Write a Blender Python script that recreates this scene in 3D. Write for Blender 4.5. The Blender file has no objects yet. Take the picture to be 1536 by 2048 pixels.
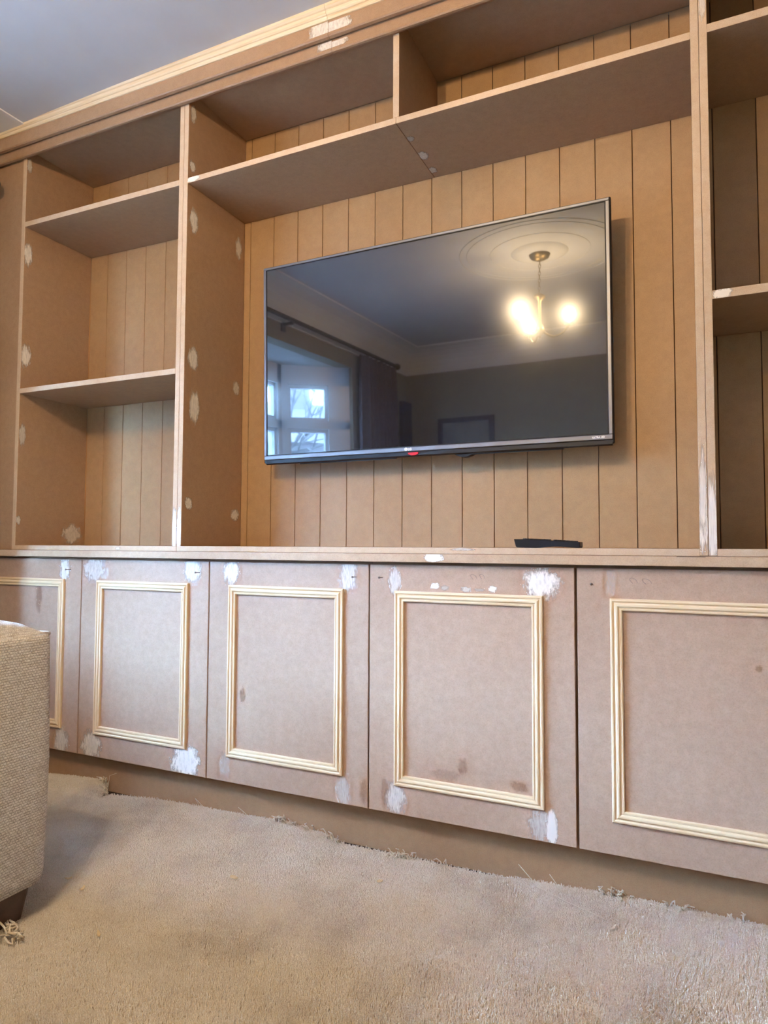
import bpy, bmesh, math, random
import numpy as np
from mathutils import Vector, Matrix

C = bpy.context.scene.collection
PI = math.pi

# ------------------------------------------------------------------ camera
cam_d = bpy.data.cameras.new('camera')
cam = bpy.data.objects.new('camera', cam_d); C.objects.link(cam)
def rot(yaw, pit, rol):
    cy, sy = math.cos(yaw), math.sin(yaw); cp, sp = math.cos(pit), math.sin(pit); cr, sr = math.cos(rol), math.sin(rol)
    return (Matrix(((cy,-sy,0),(sy,cy,0),(0,0,1))) @ Matrix(((1,0,0),(0,cp,-sp),(0,sp,cp))) @ Matrix(((cr,0,sr),(0,1,0),(-sr,0,cr))))
RM = rot(0.4381141, 0.0495230, -0.0041155)
cam.matrix_world = Matrix.LocRotScale(Vector((0,-1.63,0.80)),
    Matrix((RM.col[0], RM.col[2], -RM.col[1])).transposed(), None)
cam_d.sensor_fit = 'VERTICAL'; cam_d.sensor_height = 24.0; cam_d.sensor_width = 18.0
cam_d.lens = 1344.755/2048*24.0
cam_d.clip_start = 0.02
bpy.context.scene.camera = cam

# ------------------------------------------------------------------ world, exposure
W = bpy.data.worlds.new('world'); bpy.context.scene.world = W; W.use_nodes = True
bg = W.node_tree.nodes['Background']
bg.inputs['Color'].default_value = (0.30, 0.56, 1.0, 1)
bg.inputs['Strength'].default_value = 145.0
sc = bpy.context.scene
sc.view_settings.view_transform = 'Standard'; sc.view_settings.look = 'None'
sc.view_settings.gamma = 1.0; sc.view_settings.use_curve_mapping = False
sc.view_settings.exposure = 0.90
BULB = 760.0
sc.cycles.use_denoising = True; sc.cycles.denoiser = 'OPENIMAGEDENOISE'; sc.cycles.denoising_input_passes = 'RGB_ALBEDO_NORMAL'; sc.cycles.denoising_prefilter = 'ACCURATE'
sc.cycles.max_bounces = 10; sc.cycles.diffuse_bounces = 6; sc.cycles.glossy_bounces = 5; sc.cycles.transparent_max_bounces = 12

# ------------------------------------------------------------------ helpers
def link(o, parent=None):
    C.objects.link(o)
    if parent is not None: o.parent = parent
    return o
def tag(o, label=None, cat=None, group=None, kind=None):
    if label: o['label'] = label
    if cat: o['category'] = cat
    if group: o['group'] = group
    if kind: o['kind'] = kind
    return o
def thing(name, label, cat, loc=(0,0,0), group=None):
    o = bpy.data.objects.new(name, None); o.empty_display_size = 0.05
    C.objects.link(o); o.location = loc
    return tag(o, label, cat, group)

class MB:
    """collects shapes into one mesh; world coordinates minus the thing's origin"""
    def __init__(s, org=(0,0,0)): s.bm = bmesh.new(); s.o = Vector(org)
    def box(s, x0, x1, y0, y1, z0, z1, bev=0.0, edge=(), m=0, em=1):
        t = bmesh.new()
        bmesh.ops.create_cube(t, size=1.0)
        for v in t.verts:
            v.co = Vector((x0+(v.co.x+.5)*(x1-x0), y0+(v.co.y+.5)*(y1-y0), z0+(v.co.z+.5)*(z1-z0))) - s.o
        if bev: bmesh.ops.bevel(t, geom=t.edges[:], offset=bev, segments=1, affect='EDGES')
        t.normal_update()
        for f in t.faces:
            f.material_index = m
            n = f.normal
            for e in edge:
                ax = 'xyz'.index(e[1]); sg = -1 if e[0] == '-' else 1
                if n[ax]*sg > .6: f.material_index = em
        s.add(t)
    def add(s, t):
        me = bpy.data.meshes.new('t'); t.to_mesh(me); t.free(); s.bm.from_mesh(me); bpy.data.meshes.remove(me)
    def prism(s, prof, axis, a, b, m=0, cut0=None, cut1=None):
        """prof: list of 2D points; axis 'x': points are (y,z); 'y': (x,z); 'z': (x,y)"""
        def P(p, t):
            if axis == 'x': v = (t, p[0], p[1])
            elif axis == 'y': v = (p[0], t, p[1])
            else: v = (p[0], p[1], t)
            return Vector(v) - s.o
        c0 = cut0 or (lambda p: a); c1 = cut1 or (lambda p: b)
        A = [s.bm.verts.new(P(p, c0(p))) for p in prof]; B = [s.bm.verts.new(P(p, c1(p))) for p in prof]
        n = len(prof); fs = []
        for i in range(n):
            fs.append(s.bm.faces.new((A[i], A[(i+1)%n], B[(i+1)%n], B[i])))
        fs.append(s.bm.faces.new(A[::-1])); fs.append(s.bm.faces.new(B))
        for f in fs: f.material_index = m
        bmesh.ops.recalc_face_normals(s.bm, faces=fs)
    def tube(s, pts, r, n=8, m=0, closed=False):
        pts = [Vector(p) - s.o for p in pts]; N = len(pts); rings = []
        up = Vector((0,0,1))
        for i, p in enumerate(pts):
            if closed: d = pts[(i+1)%N] - pts[i-1]
            else: d = (pts[min(i+1,N-1)] - pts[max(i-1,0)])
            d.normalize()
            u = d.cross(up)
            if u.length < .05: u = d.cross(Vector((1,0,0)))
            u.normalize(); w = d.cross(u)
            rr = r[i] if isinstance(r, (list, tuple)) else r
            rings.append([s.bm.verts.new(p + (u*math.cos(2*PI*k/n) + w*math.sin(2*PI*k/n))*rr) for k in range(n)])
        fs = []
        for i in range(N if closed else N-1):
            a, b = rings[i], rings[(i+1)%N]
            for k in range(n): fs.append(s.bm.faces.new((a[k], a[(k+1)%n], b[(k+1)%n], b[k])))
        if not closed:
            fs.append(s.bm.faces.new(rings[0][::-1])); fs.append(s.bm.faces.new(rings[-1]))
        for f in fs: f.material_index = m; f.smooth = True
        bmesh.ops.recalc_face_normals(s.bm, faces=fs)
    def lathe(s, prof, c, n=24, m=0):
        """prof: (r,z) list, around z axis at c"""
        c = Vector(c) - s.o; rings = []
        for r, z in prof:
            if r < 1e-6: rings.append([s.bm.verts.new(c + Vector((0,0,z)))])
            else: rings.append([s.bm.verts.new(c + Vector((r*math.cos(2*PI*k/n), r*math.sin(2*PI*k/n), z))) for k in range(n)])
        fs = []
        for a, b in zip(rings, rings[1:]):
            for k in range(n):
                q = [a[k % len(a)], a[(k+1) % len(a)], b[(k+1) % len(b)], b[k % len(b)]]
                u = []
                for v in q:
                    if v not in u: u.append(v)
                if len(u) > 2: fs.append(s.bm.faces.new(u))
        for f in fs: f.material_index = m; f.smooth = True
        bmesh.ops.recalc_face_normals(s.bm, faces=fs)
    def mesh(s, name, mats, uv=False):
        me = bpy.data.meshes.new(name); s.bm.to_mesh(me); s.bm.free()
        for m in (mats if isinstance(mats, (list, tuple)) else [mats]): me.materials.append(m)
        return me
    def build(s, name, mats, parent=None):
        o = link(bpy.data.objects.new(name, s.mesh(name, mats)), parent)
        if parent is None: o.location = s.o
        return o

# ------------------------------------------------------------------ materials
def mat(name):
    m = bpy.data.materials.new(name); m.use_nodes = True
    nt = m.node_tree; b = nt.nodes['Principled BSDF']
    return m, nt, b
def node(nt, t, **k):
    n = nt.nodes.new(t)
    for a, v in k.items(): setattr(n, a, v)
    return n
def ramp(nt, src, stops):
    r = node(nt, 'ShaderNodeValToRGB'); e = r.color_ramp.elements
    while len(e) < len(stops): e.new(0.5)
    for i, (p, c) in enumerate(stops):
        e[i].position = p; e[i].color = (*c, 1) if len(c) == 3 else c
    nt.links.new(src, r.inputs[0]); return r.outputs[0]
def noise(nt, vec, scale, detail=4, rough=.6, dim='3D', w=None):
    n = node(nt, 'ShaderNodeTexNoise', noise_dimensions=dim)
    n.inputs['Scale'].default_value = scale; n.inputs['Detail'].default_value = detail; n.inputs['Roughness'].default_value = rough
    if vec is not None: nt.links.new(vec, n.inputs['Vector'])
    if w is not None: nt.links.new(w, n.inputs['W'])
    return n.outputs[0]
def mapping(nt, vec, scale=(1,1,1)):
    m = node(nt, 'ShaderNodeMapping'); m.inputs['Scale'].default_value = scale
    nt.links.new(vec, m.inputs[0]); return m.outputs[0]
def mix(nt, a, b, fac, mode='MIX'):
    n = node(nt, 'ShaderNodeMix', data_type='RGBA', blend_type=mode)
    for s, v in ((6, a), (7, b), (0, fac)):
        if isinstance(v, (int, float)): n.inputs[s].default_value = v
        elif isinstance(v, tuple): n.inputs[s].default_value = (*v, 1)
        else: nt.links.new(v, n.inputs[s])
    return n.outputs[2]
def math_(nt, op, a, b=None, clamp=False):
    n = node(nt, 'ShaderNodeMath', operation=op, use_clamp=clamp)
    for i, v in enumerate((a, b)):
        if v is None: continue
        if isinstance(v, (int, float)): n.inputs[i].default_value = v
        else: nt.links.new(v, n.inputs[i])
    return n.outputs[0]
def bump(nt, b, h, strength, dist):
    n = node(nt, 'ShaderNodeBump'); n.inputs['Strength'].default_value = strength; n.inputs['Distance'].default_value = dist
    nt.links.new(h, n.inputs['Height']); nt.links.new(n.outputs[0], b.inputs['Normal'])

def simple(name, col, rough=.5, metal=0., spec=.5):
    m, nt, b = mat(name)
    b.inputs['Base Color'].default_value = (*col, 1); b.inputs['Roughness'].default_value = rough
    b.inputs['Metallic'].default_value = metal; b.inputs['Specular IOR Level'].default_value = spec
    return m
def varied(name, col, rough=.6, amt=.12, scale=30, bumpd=0., spec=.4):
    m, nt, b = mat(name)
    tc = node(nt, 'ShaderNodeTexCoord').outputs['Object']
    n = noise(nt, tc, scale)
    c = ramp(nt, n, [(.3, tuple(x*(1-amt) for x in col)), (.7, tuple(min(1, x*(1+amt)) for x in col))])
    nt.links.new(c, b.inputs['Base Color']); b.inputs['Roughness'].default_value = rough; b.inputs['Specular IOR Level'].default_value = spec
    if bumpd: bump(nt, b, n, .5, bumpd)
    return m

def mdf(name, col, rough, spec):
    m, nt, b = mat(name)
    tc = node(nt, 'ShaderNodeTexCoord').outputs['Object']
    rnd = node(nt, 'ShaderNodeObjectInfo').outputs['Random']
    big = noise(nt, tc, 2.2, 3, .5)
    mid = noise(nt, tc, 45, 4, .7)
    fin = noise(nt, tc, 420, 3, .75)
    c0 = ramp(nt, big, [(.35, tuple(x*.94 for x in col)), (.68, tuple(x*1.05 for x in col))])
    c1 = mix(nt, c0, ramp(nt, mid, [(.35, (.44,.43,.42)), (.65, (.55,.555,.56))]), .5, 'OVERLAY')
    c2 = mix(nt, c1, ramp(nt, fin, [(.30, (.40,.38,.36)), (.48, (.5,.5,.5)), (.75, (.56,.56,.56))]), .8, 'OVERLAY')
    v = math_(nt, 'MULTIPLY_ADD', rnd, .06); v.node.inputs[2].default_value = .97
    hsv = node(nt, 'ShaderNodeHueSaturation'); nt.links.new(c2, hsv.inputs['Color']); nt.links.new(v, hsv.inputs['Value'])
    nt.links.new(hsv.outputs[0], b.inputs['Base Color'])
    b.inputs['Roughness'].default_value = rough; b.inputs['Specular IOR Level'].default_value = spec
    bump(nt, b, fin, .12, .0006)
    return m
MDF = mdf('mdf_board', (.345, .205, .108), .50, .45)
MDFD = mdf('mdf_door_face', (.43, .285, .195), .36, .6)
EDGE = mdf('mdf_cut_edge', (.54, .395, .262), .7, .3)
PLANK = mdf('mdf_plank', (.375, .218, .098), .52, .45)

def pine(name, sc_):
    m, nt, b = mat(name)
    tc = node(nt, 'ShaderNodeTexCoord').outputs['Object']
    rnd = node(nt, 'ShaderNodeObjectInfo').outputs['Random']
    g = noise(nt, mapping(nt, tc, sc_), 1, 4, .6, '4D', math_(nt, 'MULTIPLY', rnd, 40.0))
    c = ramp(nt, g, [(.3, (.55,.38,.20)), (.45, (.70,.53,.32)), (.7, (.76,.60,.39))])
    nt.links.new(c, b.inputs['Base Color']); b.inputs['Roughness'].default_value = .5
    bump(nt, b, g, .1, .0005)
    return m
PINE_X = pine('pine_along_x', (4, 160, 160)); PINE_Z = pine('pine_along_z', (160, 160, 4))

def patch_mat(name, col, opacity, rough=.75):
    m, nt, b = mat(name)
    uv = node(nt, 'ShaderNodeTexCoord').outputs['UV']
    rnd = node(nt, 'ShaderNodeObjectInfo').outputs['Random']
    w = math_(nt, 'MULTIPLY', rnd, 97.0)
    ln = node(nt, 'ShaderNodeVectorMath', operation='LENGTH'); nt.links.new(uv, ln.inputs[0])
    n1 = noise(nt, uv, 1.7, 5, .65, '4D', w)
    n2 = noise(nt, mapping(nt, uv, (5, 1.6, 1)), 1.6, 4, .7, '4D', w)
    r = math_(nt, 'SUBTRACT', 1.05, ln.outputs['Value'])
    a = math_(nt, 'ADD', r, math_(nt, 'MULTIPLY', math_(nt, 'SUBTRACT', n1, .5), 1.3))
    a = math_(nt, 'ADD', a, math_(nt, 'MULTIPLY', math_(nt, 'SUBTRACT', n2, .5), .9))
    a = math_(nt, 'MULTIPLY', a, 2.2, True)
    fade = math_(nt, 'MULTIPLY', math_(nt, 'SUBTRACT', 1.25, ln.outputs['Value']), 4.0, True)
    a = math_(nt, 'MULTIPLY', a, fade)
    a = math_(nt, 'MULTIPLY', a, math_(nt, 'ADD', math_(nt, 'MULTIPLY', n2, .9), .25), True)
    at = node(nt, 'ShaderNodeAttribute', attribute_type='OBJECT', attribute_name='opacity').outputs['Fac']
    a = math_(nt, 'MULTIPLY', math_(nt, 'MULTIPLY', a, opacity), at, True)
    b.inputs['Base Color'].default_value = (*col, 1); b.inputs['Roughness'].default_value = rough
    nt.links.new(a, b.inputs['Alpha'])
    return m
FILL = patch_mat('filler_white', (.78, .72, .63), 1.3)
STAIN = patch_mat('oil_stain', (.30, .13, .045), .8, .5)

BLACK = simple('black_plastic', (.008,.008,.009), .42, 0., .25)
SILVER = simple('brushed_silver', (.20,.20,.21), .42, .75)
WHITE = simple('white_print', (.85,.85,.85), .5)
RED = simple('red_translucent_plastic', (.55,.01,.015), .25)
DARKGAP = simple('dark_cavity', (.05,.03,.02), .9)
STEEL = simple('nail_steel', (.16,.13,.11), .4, .8)
PENCIL = simple('pencil_grey', (.20,.16,.15), .8)
RUBBER = simple('rubber_key', (.015,.015,.016), .6)
FOOTWOOD = varied('dark_wood', (.075,.035,.022), .4, .3, 40)
WALLM = varied('cream_wall_paint', (.27,.235,.17), .8, .04, 12, .0008)
CEILM = varied('ceiling_paint', (.53,.525,.52), .85, .04, 5, .0003)
COVEM = varied('cove_paint', (.70,.68,.64), .8, .03, 8)
UPVC = simple('white_upvc', (.78,.79,.80), .35)
CURT = varied('curtain_cloth', (.13,.10,.10), .9, .25, 60)
POLEM = varied('dark_metal_pole', (.06,.05,.05), .5, .2, 40)
BRASS = simple('aged_brass', (.22,.16,.08), .4, .8)
def screen_mat():
    m, nt, b = mat('glossy_screen')
    b.inputs['Base Color'].default_value = (.006,.006,.007,1); b.inputs['Roughness'].default_value = .14
    b.inputs['Specular IOR Level'].default_value = .22
    b.inputs['Coat Weight'].default_value = 1.0; b.inputs['Coat Roughness'].default_value = .025; b.inputs['Coat IOR'].default_value = 1.82
    return m
SCREEN = screen_mat()
def emis(name, col, s):
    m, nt, b = mat(name)
    b.inputs['Base Color'].default_value = (0,0,0,1)
    b.inputs['Emission Color'].default_value = (*col,1); b.inputs['Emission Strength'].default_value = s
    return m
BULBM = emis('lit_bulb', (1.0,.74,.45), BULB)
def glass_mat():
    m = bpy.data.materials.new('window_glass'); m.use_nodes = True; nt = m.node_tree; nt.nodes.clear()
    o = node(nt, 'ShaderNodeOutputMaterial'); mx = node(nt, 'ShaderNodeMixShader')
    t = node(nt, 'ShaderNodeBsdfTransparent'); t.inputs[0].default_value = (.93,.96,.96,1)
    g = node(nt, 'ShaderNodeBsdfGlossy'); g.inputs['Roughness'].default_value = .02
    mx.inputs[0].default_value = .07
    nt.links.new(t.outputs[0], mx.inputs[1]); nt.links.new(g.outputs[0], mx.inputs[2]); nt.links.new(mx.outputs[0], o.inputs[0])
    return m
GLASS = glass_mat()
def fabric(name, ax):
    m, nt, b = mat(name)
    tc = node(nt, 'ShaderNodeTexCoord').outputs['Object']
    sp = node(nt, 'ShaderNodeSeparateXYZ'); nt.links.new(tc, sp.inputs[0])
    cb = node(nt, 'ShaderNodeCombineXYZ')
    if ax == 'side':
        nt.links.new(math_(nt, 'ADD', sp.outputs[0], sp.outputs[1]), cb.inputs[0]); nt.links.new(sp.outputs[2], cb.inputs[1])
    else:
        nt.links.new(sp.outputs[1], cb.inputs[0]); nt.links.new(sp.outputs[0], cb.inputs[1])
    wob = noise(nt, tc, 160, 3, .7)
    vm = node(nt, 'ShaderNodeVectorMath', operation='ADD')
    c3 = node(nt, 'ShaderNodeCombineXYZ'); nt.links.new(math_(nt, 'MULTIPLY', wob, .0042), c3.inputs[1]); nt.links.new(math_(nt, 'MULTIPLY', noise(nt, tc, 210, 3, .7), .010), c3.inputs[0])
    nt.links.new(cb.outputs[0], vm.inputs[0]); nt.links.new(c3.outputs[0], vm.inputs[1])
    br = node(nt, 'ShaderNodeTexBrick'); nt.links.new(vm.outputs[0], br.inputs['Vector'])
    br.inputs['Scale'].default_value = 1.0; br.inputs['Brick Width'].default_value = .0070 if ax == 'side' else .0045; br.inputs['Row Height'].default_value = .0054 if ax == 'side' else .0036
    br.inputs['Mortar Size'].default_value = .0016; br.inputs['Mortar Smooth'].default_value = 1.0
    br.inputs['Color1'].default_value = (.76,.72,.665,1); br.inputs['Color2'].default_value = (.65,.61,.555,1); br.inputs['Mortar'].default_value = (.50,.465,.42,1)
    sl = noise(nt, mapping(nt, tc, (70, 70, 230)), 1, 4, .8)
    c = mix(nt, br.outputs['Color'], ramp(nt, sl, [(.35, (.34,.335,.33)), (.62, (.62,.615,.61))]), .9, 'OVERLAY')
    nt.links.new(c, b.inputs['Base Color']); b.inputs['Roughness'].default_value = .95; b.inputs['Specular IOR Level'].default_value = .15
    inv = math_(nt, 'SUBTRACT', 1.0, br.outputs['Fac'])
    bump(nt, b, inv, .7, .0016)
    return m
FAB = fabric('woven_fabric_side', 'side'); FABT = fabric('woven_fabric_top', 'top')
def carpet_mat(name, pile):
    m, nt, b = mat(name)
    tc = node(nt, 'ShaderNodeTexCoord').outputs['Object']
    big = noise(nt, tc, 3.5, 5, .65)
    fin = noise(nt, tc, 430, 2, .6)
    c = ramp(nt, big, [(.30, (.50,.435,.355)), (.5, (.66,.59,.50)), (.72, (.73,.66,.57))])
    c = mix(nt, c, ramp(nt, fin, [(.25, (.33,.32,.30)), (.7, (.62,.62,.61))]), .9, 'OVERLAY')
    nt.links.new(c, b.inputs['Base Color']); b.inputs['Roughness'].default_value = .95; b.inputs['Specular IOR Level'].default_value = .1
    b.inputs['Sheen Weight'].default_value = .25
    if not pile: bump(nt, b, fin, 1.0, .006)
    return m
CARP = carpet_mat('carpet_backing', False); PILE = carpet_mat('carpet_pile_yarn', True)
STRAND = varied('carpet_strand', (.66,.59,.48), .9, .15, 200)
CHIP = varied('pale_wood_chip', (.70,.55,.33), .8, .1, 100)
BARK = varied('bare_branch', (.06,.05,.045), .9, .2, 20)
BRICKM = varied('far_roof', (.10,.08,.08), .9, .2, 3)
PICT = varied('picture_print', (.22,.19,.15), .5, .3, 6)

# ------------------------------------------------------------------ room shell
XL, XR, YB, YF, ZC = -2.40, 0.815, -3.5, 0.32, 2.315
def struct(name, mb, m, label, parent=None):
    o = mb.build(name, m, parent); tag(o, label, None, None, 'structure'); return o
b = MB(); b.box(XL-.7, XR+.15, YB-.15, YF+.15, -.08, -.014); struct('floor', b, DARKGAP, 'sub-floor under the carpet')
b = MB(); b.box(XL-.1, XR+.1, YB-.1, YF+.1, ZC, ZC+.1); ceil = struct('ceiling', b, CEILM, 'off-white painted plaster ceiling')
b = MB(); b.box(XL-.1, XR+.1, YF, YF+.1, -.05, ZC); struct('wall_front', b, WALLM, 'wall behind the fitted cabinets')
b = MB(); b.box(XL-.1, XR+.1, YB-.1, YB, -.05, ZC); struct('wall_back', b, WALLM, 'cream wall facing the cabinets')
b = MB(); b.box(XR, XR+.1, YB, YF, -.05, ZC); struct('wall_right', b, WALLM, 'right-hand cream wall')
BY0, BY1 = -2.48, -0.62     # bay opening
b = MB(); b.box(XL-.1, XL, BY1, YF, -.05, ZC); b.box(XL-.1, XL, YB, BY0, -.05, ZC); b.box(XL-.1, XL, BY0, BY1, 2.0, ZC)
struct('wall_left', b, WALLM, 'left-hand cream wall with bay window opening')
# coving, concave
def cove_prof(s=.205, n=6):
    pts = [(0,0),(0,-s),(.012,-s)]
    for k in range(n+1):
        a = k/n*PI/2
        pts.append((.012+(s-.024)*(1-math.cos(a)), -s+.012+(s-.024)*math.sin(a)))
    pts += [(s,-.012),(s,0)]
    return pts
b = MB(); b.prism([(XL+p, ZC+q) for p, q in cove_prof()], 'y', YB, -.17); b.box(XL, -2.178, -.17, -.03, ZC-.0045, ZC); struct('trim_1', b, COVEM, 'concave plaster coving along left wall')
b = MB(); b.prism([(YB+p, ZC+q) for p, q in cove_prof()], 'x', XL, XR); struct('trim_2', b, COVEM, 'concave plaster coving along back wall')
b = MB(); b.prism([(XR-p, ZC+q) for p, q in cove_prof()], 'y', YB, -.06); struct('trim_3', b, COVEM, 'concave plaster coving along right wall')
b = MB(); b.box(XL, XL+.018, YB, BY0, 0, .14); b.box(XL, XR, YB, YB+.018, 0, .14); struct('baseboard_back', b, UPVC, 'white skirting board at back of room')

# bay window
XBAY = -2.83
facets = [((XL-.05, BY0-.02), (XBAY, -2.12)), ((XBAY, -2.12), (XBAY, -.98)), ((XBAY, -.98), (XL-.05, BY1+.02))]
b = MB(); b.prism([(XL-.1, BY0-.12), (XBAY-.12, -2.16), (XBAY-.12, -.94), (XL-.1, BY1+.12)], 'z', 2.0, 2.1); struct('trim_4', b, CEILM, 'white soffit of the bay window')
def facet_box(mb, p, q, t0, t1, z0, z1, th, off=0):
    p = Vector((*p,0)); q = Vector((*q,0)); d = (q-p); L = d.length; d.normalize(); n = Vector((-d.y, d.x, 0))
    pts = []
    for tt, oo in ((t0, off-th/2), (t1, off-th/2), (t1, off+th/2), (t0, off+th/2)):
        v = p + d*tt + n*oo; pts.append((v.x, v.y))
    mb.prism(pts, 'z', z0, z1)
b = MB()
for p, q in facets:
    L = (Vector(q)-Vector(p)).length
    facet_box(b, p, q, -.04, L+.04, -.05, .72, .12)
struct('wall_bay', b, WALLM, 'low wall below the bay window')
TR = 1.56
def bay_facet(k, p, q, splits, w0=.06):
    L = (Vector(q)-Vector(p)).length
    root = bpy.data.objects.new('window_%d' % k, None); C.objects.link(root); root['kind'] = 'structure'
    root['label'] = 'white framed bay window light %s' % ('beside the far curtain', 'across the front of the bay', 'beside the near curtain')[k-1]
    fr = MB(); w = .06
    facet_box(fr, p, q, 0, L, .72, .80, .07); facet_box(fr, p, q, 0, L, 1.86, 2.0, .07); facet_box(fr, p, q, 0, L, TR-.03, TR+.03, .07)
    xs = [0] + splits + [L]
    for i, x in enumerate(xs):
        facet_box(fr, p, q, max(0, x-w*(1 if i else 0)), min(L, x+(w if i else w0)*(1 if i < len(xs)-1 else 0)), .72, 2.0, .07)
    fr.build('window_frame', UPVC, root)
    for a, c in zip(xs, xs[1:]):
        for z0, z1 in ((.80, TR-.03), (TR+.03, 1.86)):
            a0, c0 = a+(w if a else w0), c-w
            s = MB(); f = .026
            facet_box(s, p, q, a0, c0, z0, z0+f, .05, .01); facet_box(s, p, q, a0, c0, z1-f, z1, .05, .01)
            facet_box(s, p, q, a0, a0+f, z0, z1, .05, .01); facet_box(s, p, q, c0-f, c0, z0, z1, .05, .01)
            so = s.build('sash', UPVC, root)
            g = MB(); facet_box(g, p, q, a0+f, c0-f, z0+f, z1-f, .008); g.build('pane', GLASS, so)
bay_facet(1, *facets[0], [], .165); bay_facet(2, *facets[1], [.38, .76]); bay_facet(3, *facets[2], [])
b = MB(); b.prism([(XL-.02, BY0-.05), (XBAY+.03, -2.10), (XBAY+.03, -1.0), (XL-.02, BY1+.05)], 'z', .70, .725); struct('trim_5', b, UPVC, 'white sill board of the bay')

# outdoors beyond the bay
b = MB(); b.box(-30, -2.97, -30, 25, -.9, -.6); struct('ground', b, BRICKM, 'dark ground outside the bay window')
def tree(x, y, seed):
    rnd = random.Random(seed)
    mb = MB((x, y, -.6))
    def br(p, d, L, r, lev):
        q = p + d*L
        mb.tube([p, (p+q)/2 + Vector((rnd.uniform(-.1,.1), rnd.uniform(-.1,.1), 0))*L, q], [r, r*.8, r*.6], 5)
        if lev == 0: return
        for k in range(3 if lev > 1 else 4):
            a = rnd.uniform(0, 2*PI); e = rnd.uniform(.35, .85)
            n = d.orthogonal(); n.rotate(Matrix.Rotation(a, 3, d)); nd = (d*math.cos(e) + n*math.sin(e) + Vector((0,0,.15))).normalized()
            br(q - d*L*rnd.uniform(0,.35), nd, L*rnd.uniform(.6,.8), r*.55, lev-1)
    br(Vector((x, y, -.6)), Vector((0,0,1)), 2.0, .09, 5)
    o = mb.build('bare_tree', BARK); tag(o, 'leafless winter tree outside the bay window, seen mirrored in the screen', 'tree')
tree(-6.3, -5.6, 5)
hs = thing('house', 'dark terraced house across the street, mirrored in the screen window', 'house', (-12,-9,-.6))
hs.rotation_euler.z = math.radians(-56)
b = MB(); b.box(-9, 9, -3, 0, 0, 3.3); b.build('wall', BRICKM, hs)
b = MB(); b.prism([(.3,3.3),(-3.3,3.3),(-1.5,4.6)], 'x', -9.2, 9.2); b.build('roof', BRICKM, hs)
for cx in (-3.2, 1.2, 5.0):
    b = MB(); b.box(cx-.4, cx+.4, -2.0, -1.2, 3.9, 5.5); b.build('chimney', BRICKM, hs)
for cx in (-6, -3, 0, 3, 6):
    b = MB(); b.box(cx-.5, cx+.5, 0, .06, 1.5, 2.5); w_ = b.build('window', UPVC, hs)
# curtains and pole
def curtain(y0, y1, label):
    mb = MB((XL+.07, (y0+y1)/2, 0)); n = 90; L = []
    for side in (1, -1):
        row = []
        for k in range(n+1):
            t = k/n; y = y0+(y1-y0)*t
            x = XL+.075 + .032*math.sin(t*2*PI*7) + .01*math.sin(t*31) + side*.002
            row.append((x, y))
        L.append(row)
    prof = L[0] + L[1][::-1]
    vb = []
    for z, wv in ((.03, 1.1), (1.2, 1.0), (1.98, .85), (2.10, .7)):
        vb.append([mb.bm.verts.new(Vector((XL+.075+(x-XL-.075)*wv, y, z)) - mb.o) for x, y in prof])
    N = len(prof); fs = []
    for a, c in zip(vb, vb[1:]):
        for k in range(N): fs.append(mb.bm.faces.new((a[k], a[(k+1)%N], c[(k+1)%N], c[k])))
    for k in range(n):
        for row in (vb[0], vb[-1]): fs.append(mb.bm.faces.new((row[k], row[k+1], row[N-2-k], row[N-1-k])))
    for f in fs: f.smooth = True
    bmesh.ops.recalc_face_normals(mb.bm, faces=fs)
    o = mb.build('curtain', CURT); tag(o, label, 'curtain')
curtain(-3.08, -2.50, 'dark gathered curtain at far side of the bay, mirrored in the screen')
curtain(-.60, -.16, 'dark gathered curtain at the near side of the bay window')
pr = thing('curtain_pole', 'dark curtain pole above the bay opening, mirrored in the screen', 'curtain pole', (XL+.075, -1.6, 2.125))
b = MB((XL+.075,-1.6,2.125)); b.tube([(XL+.075,-3.15,2.125),(XL+.075,-.07,2.125)], .014, 10); b.build('pole', POLEM, pr)
for y in (-3.15, -.07):
    b = MB((XL+.075,-1.6,2.125)); b.tube([(XL+.075,y-.03,2.125),(XL+.075,y-.015,2.125),(XL+.075,y+.015,2.125),(XL+.075,y+.03,2.125)], [.012,.026,.026,.012], 10); b.build('finial', POLEM, pr)
for y in (-3.11, -1.55, -.12):
    b = MB((XL+.075,-1.6,2.125)); b.box(XL, XL+.08, y-.01, y+.01, 2.098, 2.112); b.box(XL, XL+.012, y-.02, y+.02, 2.06, 2.15); b.build('bracket', POLEM, pr)

# framed picture and slim shelf on the back wall
pf = thing('picture_frame', 'dark framed picture on the far wall, mirrored in the screen', 'picture', (-1.84, YB+.015, 1.45))
b = MB((-1.84,YB+.015,1.45))
for x0,x1,z0,z1 in ((-2.09,-2.05,1.2,1.7),(-1.63,-1.59,1.2,1.7),(-2.05,-1.63,1.66,1.7),(-2.05,-1.63,1.2,1.24)): b.box(x0,x1,YB,YB+.03,z0,z1)
b.build('frame', POLEM, pf)
b = MB((-1.84,YB+.015,1.45)); b.box(-2.05,-1.63,YB,YB+.012,1.24,1.66); b.build('print', PICT, pf)
b = MB((-2.36, YB+.09, 0)); b.box(-2.385,-2.345,YB+.01,YB+.19,0,1.86); o = b.build('standing_panel', POLEM); tag(o, 'slim dark panel standing by the far corner, mirrored in the screen', 'panel')

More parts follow.
